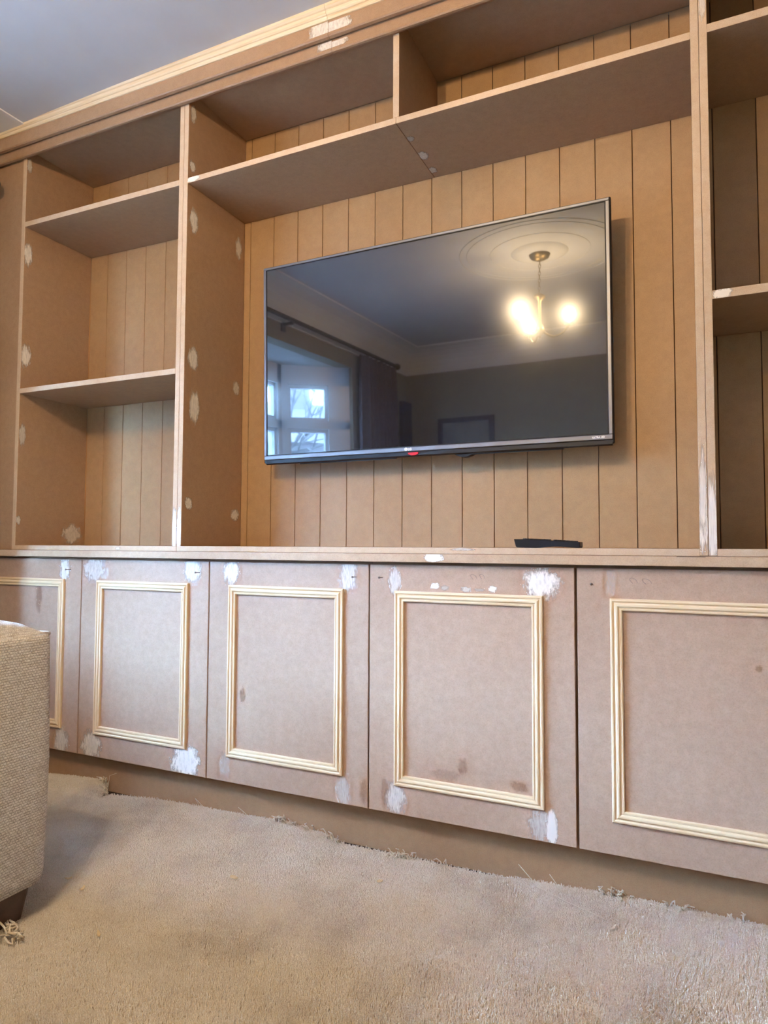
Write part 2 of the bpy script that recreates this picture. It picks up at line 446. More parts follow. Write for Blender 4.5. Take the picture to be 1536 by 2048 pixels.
# ceiling medallion and chandelier
RX, RY = -.79, -1.69
md = thing('ceiling_medallion', 'round plaster medallion on the ceiling, mirrored in the screen', 'medallion', (RX, RY, ZC))
for R_, r_ in ((.44,.0025),(.40,.002),(.27,.002)):
    b = MB((RX,RY,ZC)); b.tube([(RX+R_*math.cos(a*PI/24), RY+R_*math.sin(a*PI/24), ZC) for a in range(48)], r_, 8, closed=True); b.build('ring', CEILM, md)
b = MB((RX,RY,ZC)); b.lathe([(0,-.012),(.12,-.012),(.15,-.004),(.155,0)], (RX,RY,ZC), 32); b.build('boss', CEILM, md)
bulbs = [(-.864,-1.526,1.96), (-.90,-1.877,1.96), (-.644,-1.734,1.96)]
HX, HY = -.80, -1.705
ch = thing('chandelier', 'three-bulb chandelier hanging on a chain, mirrored in the screen', 'chandelier', (RX, RY, ZC))
O = (RX, RY, ZC)
b = MB(O); b.lathe([(0,-.045),(.02,-.044),(.05,-.03),(.058,-.012)], (RX,RY,ZC), 24); b.build('canopy', BRASS, ch)
b = MB(O)
for k in range(9):
    t0 = k/9; z = ZC-.045-k*.0195; cx = RX+(HX-RX)*t0; cy = RY+(HY-RY)*t0
    ring = [(cx+.006*math.cos(a)*(1 if k%2 else 0), cy+.006*math.cos(a)*(0 if k%2 else 1), z-.010+.0125*math.sin(a)) for a in [i*PI/5 for i in range(10)]]
    b.tube(ring, .0018, 5, closed=True)
b.build('chain', BRASS, ch)
b = MB(O); b.lathe([(0,2.095),(.03,2.085),(.034,2.07),(.010,2.05),(.008,1.93),(.022,1.91),(.026,1.885),(.012,1.86),(0,1.845)], (HX,HY,0), 20); b.build('hub', BRASS, ch)
for x, y, z in bulbs:
    d = Vector((x-HX, y-HY, 0))
    pts = [(HX+d.x*t, HY+d.y*t, 1.90-.055*math.sin(t*PI)*.9 + (.0 if t < .8 else (t-.8)*.05)) for t in [i/10 for i in range(11)]]
    b = MB(O); b.tube(pts, .006, 8); arm = b.build('arm', BRASS, ch)
    b = MB(O); b.lathe([(0,-.055),(.026,-.052),(.028,-.047),(.010,-.044),(.010,-.024),(0,-.023)], (x,y,z), 16); b.build('candle_cup', BRASS, arm)
    b = MB(O); b.lathe([(0,-.0235),(.009,-.023),(.012,-.018),(.0225,-.002),(.024,.008),(.021,.022),(.011,.033),(0,.036)], (x,y,z), 20); b.build('bulb', BULBM, arm)

# ------------------------------------------------------------------ the fitted unit
H18 = .018
BX0, BX1 = .795, .779            # base board top / worktop top
TOPZ = 2.260

def patch(parent, org, ax, x, y, z, w, h, op, kind='w', grow=1.35, lim=None):
    """thin smear of filler or stain on a board face; ax = axis of the face normal; lim clips it to the board"""
    patch.n = getattr(patch, 'n', 0) + 1
    e = .0004 + (patch.n % 9)*.00006
    w *= grow/2*1.15; h *= grow/2*1.15
    cu, cv = {'y': (x, z), 'x': (y, z), 'z': (x, y)}[ax]
    u0, u1, v0, v1 = cu-w, cu+w, cv-h, cv+h
    if lim: u0, u1, v0, v1 = max(u0,lim[0]), min(u1,lim[1]), max(v0,lim[2]), min(v1,lim[3])
    bm = bmesh.new(); uvl = bm.loops.layers.uv.new('UVMap')
    q = [(u0,v0),(u1,v0),(u1,v1),(u0,v1)]
    if ax == 'z': q = q[::-1]
    P = {'y': lambda a, d: (a, y-e, d), 'x': lambda a, d: (x+e, a, d), 'z': lambda a, d: (a, d, z-e)}[ax]
    f = bm.faces.new([bm.verts.new(Vector(P(a, d)) - Vector(org)) for a, d in q])
    for l, (a, d) in zip(f.loops, q): l[uvl].uv = ((a-cu)/w*1.2, (d-cv)/h*1.2)
    nm = 'filler_patch' if kind == 'w' else 'stain'
    me = bpy.data.meshes.new(nm); bm.to_mesh(me); bm.free(); me.materials.append(FILL if kind == 'w' else STAIN)
    o = link(bpy.data.objects.new(nm, me), parent); o['opacity'] = float(op)
    o['label'] = 'pale dried filler smear' if kind == 'w' else 'brown stain'
    return o

PATCH = [
('d1','y',-1.946,-.02,.7121,.0432,.0675,.8,'w'),('d1','y',-1.9427,-.02,.1458,.0568,.0819,.7,'w'),
('d2','y',-1.8058,-.02,.7181,.1002,.0723,.6,'w'),('d2','y',-1.3963,-.02,.7227,.058,.0727,.8,'w'),('d2','y',-1.8037,-.02,.1471,.0764,.0797,.8,'w'),('d2','y',-1.4116,-.02,.1453,.0998,.0913,1.1,'w'),
('d3','y',-1.2498,-.02,.7211,.0509,.0676,.95,'w'),('d3','y',-.8594,-.02,.7195,.0489,.0807,.7,'w'),('d3','y',-1.2626,-.02,.1587,.0361,.0643,.4,'w'),('d3','y',-.8701,-.02,.1441,.0393,.0862,.5,'w'),
('d4','y',-.7217,-.02,.7096,.0315,.0677,.7,'w'),('d4','y',-.3383,-.02,.7111,.0731,.0638,1.1,'w'),('d4','y',-.6102,-.02,.6972,.0217,.0139,1.7,'w'),('d4','y',-.5833,-.02,.693,.0187,.0113,.6,'w'),('d4','y',-.5279,-.02,.691,.0234,.0124,.7,'w'),('d4','y',-.4601,-.02,.6943,.0176,.0134,1.6,'w'),('d4','y',-.4918,-.02,.6909,.0255,.0074,.5,'w'),('d4','y',-.7197,-.02,.1499,.0507,.0731,.75,'w'),('d4','y',-.346,-.02,.1491,.0582,.0687,.5,'w'),('d4','y',-.3206,-.02,.1456,.0200,.0682,2.0,'w'),
('d5','y',-.1832,-.02,.7177,.0239,.0521,.35,'w'),
('lip','y',-.6053,-.04,.7695,.0403,.0188,1.1,'w'),('base2','y',-.5435,0,.7903,.0531,.0063,.6,'w'),('base1','y',-1.7262,0,.7861,.0178,.0082,.9,'w'),
('c1','y',-.9480,-.04,2.2634,.0700,.060,.85,'w'),('c2','y',-.9411,-.02,2.2278,.0500,.036,.85,'w'),
('c3','y',-.900,-.04,2.2634,.0800,.060,.85,'w'),('c4','y',-.905,-.02,2.2278,.0550,.036,.85,'w'),
('A','x',-2.2285,.0157,1.8665,.0303,.0744,.9,'w'),('A','x',-2.2285,.0182,1.489,.0342,.0774,.9,'w'),('A','x',-2.2285,.014,1.1962,.0259,.073,.6,'w'),('A','x',-2.2285,.0096,.886,.0158,.0271,.8,'w'),('A','x',-2.2285,.2391,.8393,.0743,.0666,.7,'w'),('A','x',-2.2285,.0116,2.2018,.0182,.0525,.6,'w'),
('B','x',-1.4619,.021,2.1953,.0235,.0527,.8,'w'),('B','x',-1.4619,.0209,2.0202,.0234,.0327,.9,'w'),('B','x',-1.4619,.0327,1.8453,.033,.0687,.9,'w'),('B','x',-1.4619,.2648,1.8495,.0284,.0682,.8,'w'),('B','x',-1.4619,.0399,1.3951,.0399,.0646,.9,'w'),('B','x',-1.4619,.0488,1.2396,.04,.0935,.9,'w'),('B','x',-1.4619,.2627,1.3473,.0308,.0458,.7,'w'),('B','x',-1.4619,.0314,.9313,.0299,.0348,.9,'w'),('B','x',-1.4619,.265,.9032,.0389,.0348,.9,'w'),
('Bf','y',-1.4712,0,.8452,.0163,.1188,2.2,'w'),('Bg','y',-1.4892,0,.8452,.0163,.1188,2.0,'w'),('s1','y',-1.4405,0,1.9633,.044,.0180,1.8,'w'),
('Cf','y',.0093,0,.8628,.0190,.1441,1.2,'w'),('Cg','y',.0273,0,.8528,.0190,.1741,1.05,'w'),('Cf','y',.0095,0,.9188,.013,.1651,.9,'w'),('Cg','y',.0263,0,2.0241,.014,.0586,.6,'w'),('r2','y',.0552,0,1.3565,.0340,.0190,1.5,'w'),
('s1u','z',-.7235,.0802,1.954,.0233,.0218,.5,'w'),('s1u','z',-.7209,.1713,1.954,.027,.0382,.8,'w'),('s1u','z',-.7231,.2554,1.954,.0224,.0312,.7,'w'),
('d3','y',-1.2038,-.02,.3659,.0177,.0371,1,'s'),('d4','y',-.5378,-.02,.2564,.0232,.0339,.6,'s'),('d4','y',-.5835,-.02,.2291,.058,.0269,.4,'s'),('d4','y',-.395,-.02,.2298,.0359,.021,.6,'s'),('d3','y',-.8089,-.02,.1511,.0206,.0515,.5,'s'),('d4','y',-.7481,-.02,.1606,.02,.0635,.5,'s'),('d5','y',.1081,-.02,.5464,.0128,.0124,.8,'s'),('d1','y',-2.0697,-.02,.615,.0251,.0858,.5,'s'),
]
def patches(key, parent, org):
    for k, ax, x, y, z, w, h, op, kd in PATCH:
        if k == key:
            lim = {'A': (.001,.299,BX0,TOPZ), 'B': (.001,.299,BX0,TOPZ), 'Bf': (XBm+.001,XB1-.0005,BX0,2.2), 'Bg': (XB0+.0005,XBm-.001,BX0,2.2),
                   'Cf': (XC0+.0005,XCm-.0008,BX1+.002,2.2), 'Cg': (XCm+.0008,XC1-.0005,BX1+.002,2.2), 's1': (XB1,0,1.9548,1.9708), 'r2': (XC1,.3,1.3472,1.3657),
                   'base1': (-3,1,BX1+.001,BX0-.001), 'base2': (-3,1,BX1+.001,BX0-.001), 's1u': (-.7315,0,.01,.295),
                   'c1': (-3,XJ-.0005,2.248,2.281), 'c2': (-3,XJ-.0005,2.217,2.238), 'c3': (XJ+.0005,1,2.248,2.276), 'c4': (XJ+.0005,1,2.217,2.234)}.get(k)
            if k[0] == 'd': lim = (org[0]+.003, org[0]+.532, .1130, .7480)
            patch(parent, org, ax, x, y, z, w, h, op, kd, lim=lim)

def board(name, x0, x1, y0, y1, z0, z1, parent, org, edge=('-y',), m=(None), bev=.0008):
    mb = MB(org); mb.box(x0, x1, y0, y1, z0, z1, bev, edge)
    return mb.build(name, [m or MDF, EDGE], parent)

XA0, XA1 = -2.247, -2.2285
XB0, XBm, XB1 = -1.4977, -1.4798, -1.4619
XC0, XCm, XC1 = 0.0011, .0184, 0.0356
XD0, XD1 = .7662, .7845
XJ = -.925
KB = .300
G = .0012       # half joint
GROOVE = .0021
def planks(xs, x0, x1, z0, z1, parent, org):
    cuts = [x0] + [x for x in xs if x0+.004 < x < x1-.004] + [x1]
    mb = MB(org); mb.box(x0, x1, KB+.010, KB+.0145, z0, z1); mb.build('backing_sheet', DARKGAP, parent)
    for a, c in zip(cuts, cuts[1:]):
        mb = MB(org)
        mb.box(a+(GROOVE/2 if a != x0 else 0), c-(GROOVE/2 if c != x1 else 0), KB, KB+.010, z0, z1, .0006)
        mb.build('plank', PLANK, parent)
# --- left shelving unit
org = (XA0, 0, BX1)
u = thing('shelving_unit', 'narrow bare MDF shelving bay left of the television, two shelves', 'shelving unit', org)
A = board('side_panel', XA0, XA1, 0, KB, BX1, TOPZ+H18, u, org); patches('A', A, org)
Bg = board('side_panel', XB0, XBm-.0004, 0, KB, BX0, TOPZ+H18, u, org); patches('Bg', Bg, org)
def tilted(name, x0, x1, zt0, zt1, th, parent, org):
    mb = MB(org); mb.box(x0, x1, 0, KB, 0, th, .0008, ('-y',))
    for v in mb.bm.verts:
        t = (v.co.x + org[0] - x0)/(x1-x0); v.co.z += zt0 + (zt1-zt0)*t - th
    return mb.build(name, [MDF, EDGE], parent)
tilted('shelf', XA1, XB0, 1.9845, 1.9735, .0185, u, org)
tilted('shelf', XA1, XB0, 1.3645, 1.3595, .0180, u, org)
bb = board('base_board', XA1, XBm-.0004, 0, KB, BX1, BX0, u, org); patches('base1', bb, org)
board('top_board', XA1, XB0, .002, KB, TOPZ, TOPZ+H18, u, org)
planks([-2.1355+.1013*k for k in range(8)], XA1, XB0, BX0, TOPZ, u, org)
mb = MB(org); mb.tube([(XA1+.0005, KB-.001, BX0+.02), (XA1+.0008, KB-.0012, 1.0), (XA1+.0003, KB-.0005, 1.25)], [.0012,.0022,.0012], 6); mb.tube([(XA1+.0005, KB-.001, 1.40), (XA1+.001, KB-.0014, 1.62), (XA1+.0003, KB-.0005, 1.88)], [.0008,.0024,.0008], 6)
tag(mb.build('glue_line', simple('amber_glue', (.40,.19,.05), .35), u), 'amber glue squeezed out along corner')
# --- middle shelving unit
org = (XBm, 0, BX1)
u = thing('shelving_unit', 'wide bare MDF shelving bay framing the wall-hung television', 'shelving unit', org)
B = board('side_panel', XBm+.0004, XB1, 0, KB, BX0, TOPZ+H18, u, org); patches('B', B, org); patches('Bf', B, org)
Cf = board('side_panel', XC0, XCm-.0004, 0, KB, BX1+.001, TOPZ+H18, u, org); patches('Cf', Cf, org)
XS = -.7325
S1T, S1B = 1.9714, 1.9542
s = board('shelf', XB1, XS-.0006, 0, KB, S1B, S1T, u, org); patches('s1', s, org)
s = board('shelf', XS+.0006, XC0, 0, KB, S1B, S1T, u, org); patches('s1u', s, org)
board('divider', -.7417, -.7235, 0, KB, S1T, TOPZ, u, org)
bb = board('base_board', XBm+.0004, XC0, 0, KB, BX1, BX0, u, org); patches('base2', bb, org)
board('top_board', XB1, XC0, .002, KB, TOPZ, TOPZ+H18, u, org)
planks([-1.4352+.0989*k for k in range(20)], XB1, XC0, BX0, TOPZ, u, org)
# --- right shelving unit
org = (XCm, 0, BX1)
u = thing('shelving_unit', 'bare MDF shelving bay at right edge, cut off by the picture edge', 'shelving unit', org)
Cg = board('side_panel', XCm+.0004, XC1, 0, KB, BX1+.0005, TOPZ+H18, u, org); patches('Cg', Cg, org)
board('side_panel', XD0, XD1, 0, KB, BX1, TOPZ+H18, u, org)
board('shelf', XC1, XD0, 0, KB, 1.9590, 1.9782, u, org)
s = board('shelf', XC1, XD0, 0, KB, 1.3467, 1.3662, u, org); patches('r2', s, org)
board('base_board', XC1, XD0, 0, KB, BX1, BX0, u, org)
board('top_board', XC1, XD0, .002, KB, TOPZ, TOPZ+H18, u, org)
planks([.0502+.1013*k for k in range(9)], XC1, XD0, BX0, TOPZ, u, org)
# --- scribe panels at the walls
mb = MB((XL,0,BX1)); mb.box(XL+.001, XA0-.0008, .004, .022, BX1, 2.30, .0008)
tag(mb.build('filler_panel', [MDF, EDGE]), 'plain brown MDF filler panel between left shelving and wall', 'panel')
mb = MB((XD1,0,BX1)); mb.box(XD1+.0008, XR-.001, .004, .022, BX1, 2.30, .0008)
tag(mb.build('filler_panel', [MDF, EDGE]), 'plain MDF filler strip by the right wall', 'panel')
# --- cornice
org = (0, 0, 2.2)
u = thing('cornice', 'stepped MDF and pine cornice running along top of the shelving', 'cornice', org)
def slope(mb):
    for v in mb.bm.verts: v.co.z += -.011*(v.co.x + 1.55)
for k, (a, c) in enumerate(((XL+.001, XJ-.0004), (XJ+.0004, XR-.001))):
    mb = MB(org); zb = 2.212
    mb.prism([(-.0005, zb+.006),(-.012,zb),(-.019,zb),(-.0222,zb+.003),(-.0222,zb+.0085),(-.0195,zb+.011),(-.0195,2.245),(-.0195,2.262),(-.0005,2.262)], 'x', a, c)
    slope(mb); o = mb.build('lower_fascia', MDF, u)
    patches('c2' if k == 0 else 'c4', o, (0,0,2.2))
    mb = MB(org); z2 = 2.2435
    mb.prism([(-.0005,2.262),(-.0195,2.262),(-.0205,z2+.006),(-.030,z2),(-.039,z2),(-.0425,z2+.003),(-.0425,z2+.0085),(-.0398,z2+.011),(-.0398,2.33),(-.0005,2.33)], 'x', a, c)
    slope(mb); o = mb.build('upper_fascia', MDF, u)
    patches('c1' if k == 0 else 'c3', o, (0,0,2.2))
    mb = MB(org); z3 = 2.289
    mb.prism([(-.0398,2.335),(-.0398,z3),(-.0445,z3),(-.047,z3+.003),(-.0485,z3+.008),(-.052,z3+.009),(-.0545,z3+.012),(-.056,z3+.019),(-.060,z3+.0205),(-.064,z3+.024),(-.064,2.335)], 'x', a, c)
    slope(mb); mb.build('pine_moulding', PINE_X, u)
# --- worktop
org = (XL, 0, .757)
u = thing('worktop', 'long MDF worktop lying across the base cabinets', 'worktop', org)
mb = MB(org); mb.box(XL+.001, XR-.001, -.040, KB, .757, BX1-.0003, .0015, ('-y',), 0, 0); o = mb.build('worktop_board', [MDF, EDGE], u)
mb = MB(org); mb.box(XL+.001, XR-.001, -.0412, -.0398, .7572, .7787, .0004); lip = mb.build('front_edge', mdf('mdf_lip_edge', (.46,.31,.19), .55, .4), u)
patch(lip, org, 'y', -.6053, -.0412, .7695, .0403, .0188, 2.2, lim=(-3,1,.758,.778))
mb = MB(org); mb.box(-.045, .012, -.0416, -.0411, BX1-.0016, BX1-.0006); tag(mb.build('crack', DARKGAP, u), 'dark open crack below right upright')
# --- base cabinets
PT = .535; G0x = -2.4015
prof_m = [(0,0),(0,.0062),(.0016,.0086),(.0052,.0092),(.0070,.0080),(.0078,.0064),(.0094,.0062),(.0104,.0082),(.0130,.0102),(.0165,.0102),(.0186,.0084),(.0194,.0066),(.0212,.0064),(.0222,.0078),(.0252,.0078),(.0268,.0062),(.0268,0)]
DL = ['first base cabinet door from the left wall, partly behind the sofa',
      'second base cabinet from the left, door with filler at all four corners',
      'third base cabinet from the left, door with brown drip on its panel',
      'fourth base cabinet from the left, white filler spots along the top moulding',
      'fifth base cabinet from the left, cut off at the right edge',
      'sixth base cabinet from the left, by the right wall']
nails = [(-1.9174,.7144), (-1.3673,.7157), (-.8365,.7147), (-.7578,.7152), (-.2239,.7131), (.74,.714)]
shared = {}
for i in range(6):
    x0 = G0x + PT*i; org = (x0, 0, 0)
    u = thing('base_cabinet', DL[i], 'cabinet', org, 'base cabinets below the worktop')
    def part(name, build, mats, parent):
        if name not in shared:
            mb = MB((0,0,0)); build(mb); shared[name] = mb.mesh(name.split('#')[0], mats)
        return link(bpy.data.objects.new(name.split('#')[0], shared[name]), parent)
    part('carcass', lambda mb: (mb.box(.001,.018,.0005,.46,.1,.756), mb.box(PT-.018,PT-.001,.0005,.46,.1,.756), mb.box(.018,PT-.018,.0005,.46,.1,.117), mb.box(.018,PT-.018,.442,.46,.117,.756), mb.box(.018,PT-.018,.0005,.46,.738,.756)) if False else
         (mb.box(.001,.018,.0005,.295,.1,.756), mb.box(PT-.018,PT-.001,.0005,.295,.1,.756), mb.box(.018,PT-.018,.0005,.295,.1,.117), mb.box(.018,PT-.018,.28,.295,.117,.756), mb.box(.018,PT-.018,.0005,.06,.738,.756)), [MDF], u)
    g0, g1 = .0018, PT-.0018
    if i == 3: g1 = PT-.0034
    if i == 4: g0 = .0026
    mb = MB(org); mb.box(x0+g0, x0+g1, -.020, -.0015, .1115, .7495, .0010)
    door = mb.build('door', [MDFD, EDGE], u)
    fx0, fx1, fz0, fz1 = .0755, PT-.0755, .1855, .6820
    def strip(kind):
        def f(mb):
            if kind == 'top': mb.prism([(-.020-h, fz1-t) for t, h in prof_m], 'x', 0, 0, 0, lambda p: fx0+(fz1-p[1]), lambda p: fx1-(fz1-p[1]))
            if kind == 'bot': mb.prism([(-.020-h, fz0+t) for t, h in prof_m], 'x', 0, 0, 0, lambda p: fx0+(p[1]-fz0), lambda p: fx1-(p[1]-fz0))
            if kind == 'lef': mb.prism([(fx0+t, -.020-h) for t, h in prof_m], 'z', 0, 0, 0, lambda p: fz0+(p[0]-fx0), lambda p: fz1-(p[0]-fx0))
            if kind == 'rig': mb.prism([(fx1-t, -.020-h) for t, h in prof_m], 'z', 0, 0, 0, lambda p: fz0+(fx1-p[0]), lambda p: fz1-(fx1-p[0]))
        return f
    for kd in ('top','bot','lef','rig'):
        part('moulding_strip#'+kd, strip(kd), [PINE_X if kd in ('top','bot') else PINE_Z], door)
    nx, nz = nails[i]
    mb = MB(org)
    mb.tube([(nx,-.019,nz),(nx,-.0405,nz+.0007)], .0012, 8); mb.tube([(nx,-.0403,nz+.0007),(nx,-.0415,nz+.0007)], .0029, 10)
    tag(mb.build('nail', STEEL, door), 'nail left as temporary pull')
    patches('d%d' % (i+1), door, org)
    rn = random.Random(i)
    if i in (3, 4):
        cx = -.508 if i == 3 else -.135
        mb = MB(org)
        for j, (ox, oz, s_) in enumerate(((0,0,1),(.022,.001,.8)) if i == 3 else ((0,0,1),(.028,-.001,1.2))):
            pts = [(cx+ox+.008*s_*math.cos(t*1.3), -.0202, .718+oz+.010*math.sin(t*1.0)+.002*t*.3) for t in [k*.35 for k in range(11)]]
            mb.tube(pts, .00035, 4)
        tag(mb.build('pencil_mark', PENCIL, door), 'faint grey pencil scribble')
mb = MB((XL,.03,0)); mb.box(XL+.001, XR-.001, .030, .046, -.012, .099, .0008)
tag(mb.build('plinth', [MDF, EDGE]), 'long dusty MDF plinth set back below cabinet doors', 'plinth')

# ------------------------------------------------------------------ television
TVW, TVH = 1.10, .6393
TL_, TYAW = .028, -.005007
tv = thing('television', 'flat black television with silver rim hung above the worktop', 'television', (-.749,.195,1.399))
tv.rotation_euler = (TL_, 0, TYAW)
hw, hh = TVW/2, TVH/2
def frame(mb, ox, oz0, oz1, ix, iz0, iz1, y0, y1, bev=.0015):
    mb.box(-ox, ox, y0, y1, iz1, oz1, bev); mb.box(-ox, ox, y0, y1, oz0, iz0, bev)
    mb.box(-ox, -ix, y0, y1, iz0, iz1, bev); mb.box(ix, ox, y0, y1, iz0, iz1, bev)
mb = MB(); frame(mb, hw, -hh, hh, hw-.0105, -hh+.0135, hh-.0085, -.001, .010); bez = mb.build('bezel', SILVER, tv); tag(bez, 'thin brushed silver rim')
mb = MB(); frame(mb, hw-.0100, -hh+.0130, hh-.0080, hw-.0125, -hh+.0160, hh-.0105, -.0004, .008, 0); mb.build('inner_trim', BLACK, bez)
mb = MB(); mb.box(-hw+.0105, hw-.0105, .0010, .0030, -hh+.0135, hh-.0085); mb.build('screen', SCREEN, tv)
mb = MB()
mb.box(-hw-.003, hw+.003, .0040, .020, -hh-.010, hh+.003, .002)
mb.box(-hw+.02, hw-.02, .020, .032, -hh-.006, hh-.02, .004)
mb.box(-hw+.16, hw-.16, .030, .056, -hh+.0, hh-.16, .008)
mb.build('back_shell', BLACK, tv)
mb = MB(); mb.prism([(.004,-hh),(.003,-hh-.012),(.010,-hh-.0155),(.028,-hh-.0135),(.034,-hh-.004),(.03,-hh)], 'x', -hw+.004, hw-.002); mb.build('lower_shell', BLACK, tv)
for a, c in ((-hw+.13, -.08), (.14, .42)):
    mb = MB(); mb.prism([(.014,-hh-.013),(.014,-hh-.0185),(.026,-hh-.0165),(.030,-hh-.010)], 'x', a, c); mb.build('speaker_grille', RUBBER, tv)
mb = MB(); mb.prism([(-.026+.0045*k if False else x, z) for k, (x, z) in enumerate([(-.014,-hh-.0035),(.018,-hh-.0030),(.018,-hh-.0085),(.008,-hh-.0125),(-.003,-hh-.0125),(-.014,-hh-.0075)])], 'y', -.0005, .012); o = mb.build('standby_light', RED, tv); o.location = (-.018, 0, 0); tag(o, 'red sensor tab under the badge')
mb = MB()
pts = [(.100+.075*k/12, -hh-.010-.014*math.sin(PI*k/12)) for k in range(13)]
mb.prism(pts, 'y', .012, .040); mb.build('joystick_housing', BLACK, tv)
def text(body, size, x, z, parent, bold=0):
    cu = bpy.data.curves.new('lettering', 'FONT'); cu.body = body; cu.size = size; cu.extrude = .0002; cu.offset = bold
    cu.materials.append(WHITE)
    tmp = bpy.data.objects.new('lettering_curve', cu); me = bpy.data.meshes.new_from_object(tmp); me.name = 'lettering'
    bpy.data.objects.remove(tmp)
    o = link(bpy.data.objects.new('lettering', me), parent)
    o.rotation_euler = (PI/2, 0, 0); o.location = (x, -.0013, z); tag(o, 'small white lettering'); return o
mb = MB(); c = (-.0385, -hh+.0068)
mb.prism([(c[0]+.0050*math.cos(a*PI/12), c[1]+.0050*math.sin(a*PI/12)) for a in range(24)], 'y', -.0016, -.0009); tag(mb.build('badge', WHITE, bez), 'round white badge')
mb = MB()
mb.tube([(c[0]+.0033*math.cos(a), -.0017, c[1]+.0033*math.sin(a)) for a in [PI*.45+k*PI*1.55/10 for k in range(11)]], .0004, 4)
mb.box(c[0]-.0004, c[0]+.0004, -.0019, -.0016, c[1]-.0014, c[1]+.0016); mb.box(c[0], c[0]+.0016, -.0019, -.0016, c[1]-.0016, c[1]-.0009)
mb.build('badge_mark', SILVER, bez)
text('LG', .0098, -.0320, -hh+.0034, bez, .0003)
text('ULTRA HD', .0066, hw-.0520, -hh+.0046, bez, .0002)
mb = MB(); mb.box(-.16,.16,.056,.066,-.12,.16,.002); mb.box(-.04,.04,.066,.095,-.06,.06,.002)
br = mb.build('wall_bracket', STEEL, tv)
for z in (-.055, -.135):
    mb = MB(); mb.box(hw+.002, hw+.0042, .012, .018, z-.008, z+.008, .0006); mb.build('side_clip', SILVER, tv)

# ------------------------------------------------------------------ remote control
RO = (-.437, .10, BX0)
rc = thing('remote_control', 'black remote control lying face up on the worktop', 'remote control', RO)
prof = [(0,.0225),(.03,.0222),(.09,.0196),(.167,.0150),(.1675,.0040),(.1655,.0008),(.150,.0010),(.125,.0028),(.102,.0036),(.080,.0022),(.058,.0002),(.030,.0002),(.009,.0010),(.005,.0035)]
mb = MB(RO); mb.prism([(RO[0]+x, BX0+z) for x, z in prof], 'y', .10, .145)
bmesh.ops.bevel(mb.bm, geom=[e for e in mb.bm.edges if abs(e.verts[0].co.y-e.verts[1].co.y) < 1e-6], offset=.0012, segments=1, affect='EDGES')
mb.build('body', BLACK, rc)
bmesh_b = None
for k in range(14):
    t = .026 + k*.0098
    if k in (7,): continue
    z = .0224 - t*.0447 if t > .03 else .0222
    z = np.interp(t, [0,.03,.09,.167], [.0225,.0222,.0196,.0150])
    for j in range(3):
        if bmesh_b is None:
            mb = MB(); mb.box(-.0034,.0034,-.005,.005,-.0005,.0024,.001); bmesh_b = mb.mesh('button', RUBBER)
        o = link(bpy.data.objects.new('button', bmesh_b), rc); o.location = (t, .0085+j*.014, z)

# ------------------------------------------------------------------ sofa
SX1, SX0, SY1, SY0 = -1.295, -2.24, -.575, -1.50
so = thing('sofa', 'beige woven sofa at left edge, domed piped armrest, dark wooden foot', 'sofa', (-1.8,-1.05,0))
SO = (-1.8,-1.05,0)
def rounded(x0, x1, y0, y1, r, n=6):
    pts = []
    for cx, cy, a0 in ((x1-r,y1-r,0),(x0+r,y1-r,PI/2),(x0+r,y0+r,PI),(x1-r,y0+r,1.5*PI)):
        for k in range(n+1): a = a0+k/n*PI/2; pts.append((cx+r*math.cos(a), cy+r*math.sin(a)))
    return pts
def soft_body(name, x0, x1, y0, y1, z0, z1, r, m, bulge=.006):
    mb = MB(SO); lv = [(z0+.0,.988),(z0+.02,1.0),(z0+.15,1.0),((z0+z1)/2,1.0),(z1-.06,1.0),(z1-.015,1.0),(z1,.995)]
    rings = []; cx, cy = (x0+x1)/2, (y0+y1)/2
    for z, s in lv:
        tt = (z-z0)/(z1-z0); g = bulge*math.sin(PI*tt)
        rings.append([mb.bm.verts.new(Vector((cx+(px-cx)*(s)+(g if px > cx else -g), cy+(py-cy)*s+(g if py > cy else -g)*.5, z)) - mb.o) for px, py in rounded(x0,x1,y0,y1,r)])
    N = len(rings[0]); fs = []
    for a, c in zip(rings, rings[1:]):
        for k in range(N): fs.append(mb.bm.faces.new((a[k],a[(k+1)%N],c[(k+1)%N],c[k])))
    fs.append(mb.bm.faces.new(rings[0][::-1])); fs.append(mb.bm.faces.new(rings[-1]))
    for f in fs[:-2]: f.smooth = True
    bmesh.ops.recalc_face_normals(mb.bm, faces=fs)
    return mb.build(name, m, so)
def dome(name, x0, x1, y0, y1, z, hgt, m, sag=.0):
    mb = MB(SO); n = 24; g = []
    for i in range(n+1):
        row = []
        for j in range(n+1):
            u_, v_ = i/n*2-1, j/n*2-1
            # pillow outline: sides bow in slightly, corners stay out
            xx = (x0+x1)/2 + (x1-x0)/2*u_*(1-.035*(1-v_*v_)*abs(u_)**3)
            yy = (y0+y1)/2 + (y1-y0)/2*v_*(1-.012*(1-u_*u_)*abs(v_)**3)
            k = max(0,(1-u_**4))**.55*max(0,(1-v_**4))**.55
            row.append(mb.bm.verts.new(Vector((xx, yy, z + hgt*k - sag*(1-v_*v_)*(u_**8))) - mb.o))
        g.append(row)
    for i in range(n):
        for j in range(n): f = mb.bm.faces.new((g[i][j],g[i+1][j],g[i+1][j+1],g[i][j+1])); f.smooth = True
    bmesh.ops.recalc_face_normals(mb.bm, faces=mb.bm.faces[:])
    edge = [g[i][0].co+mb.o for i in range(n)] + [g[n][j].co+mb.o for j in range(n)] + [g[i][n].co+mb.o for i in range(n,0,-1)] + [g[0][j].co+mb.o for j in range(n,0,-1)]
    o = mb.build(name, m, so)
    mb = MB(SO); mb.tube(edge, .0048, 8, closed=True); mb.build('piping', FABT, o)
    return o
AT = .603
soft_body('arm', SX1-.24, SX1, SY0, SY1, .075, AT, .035, FAB); 
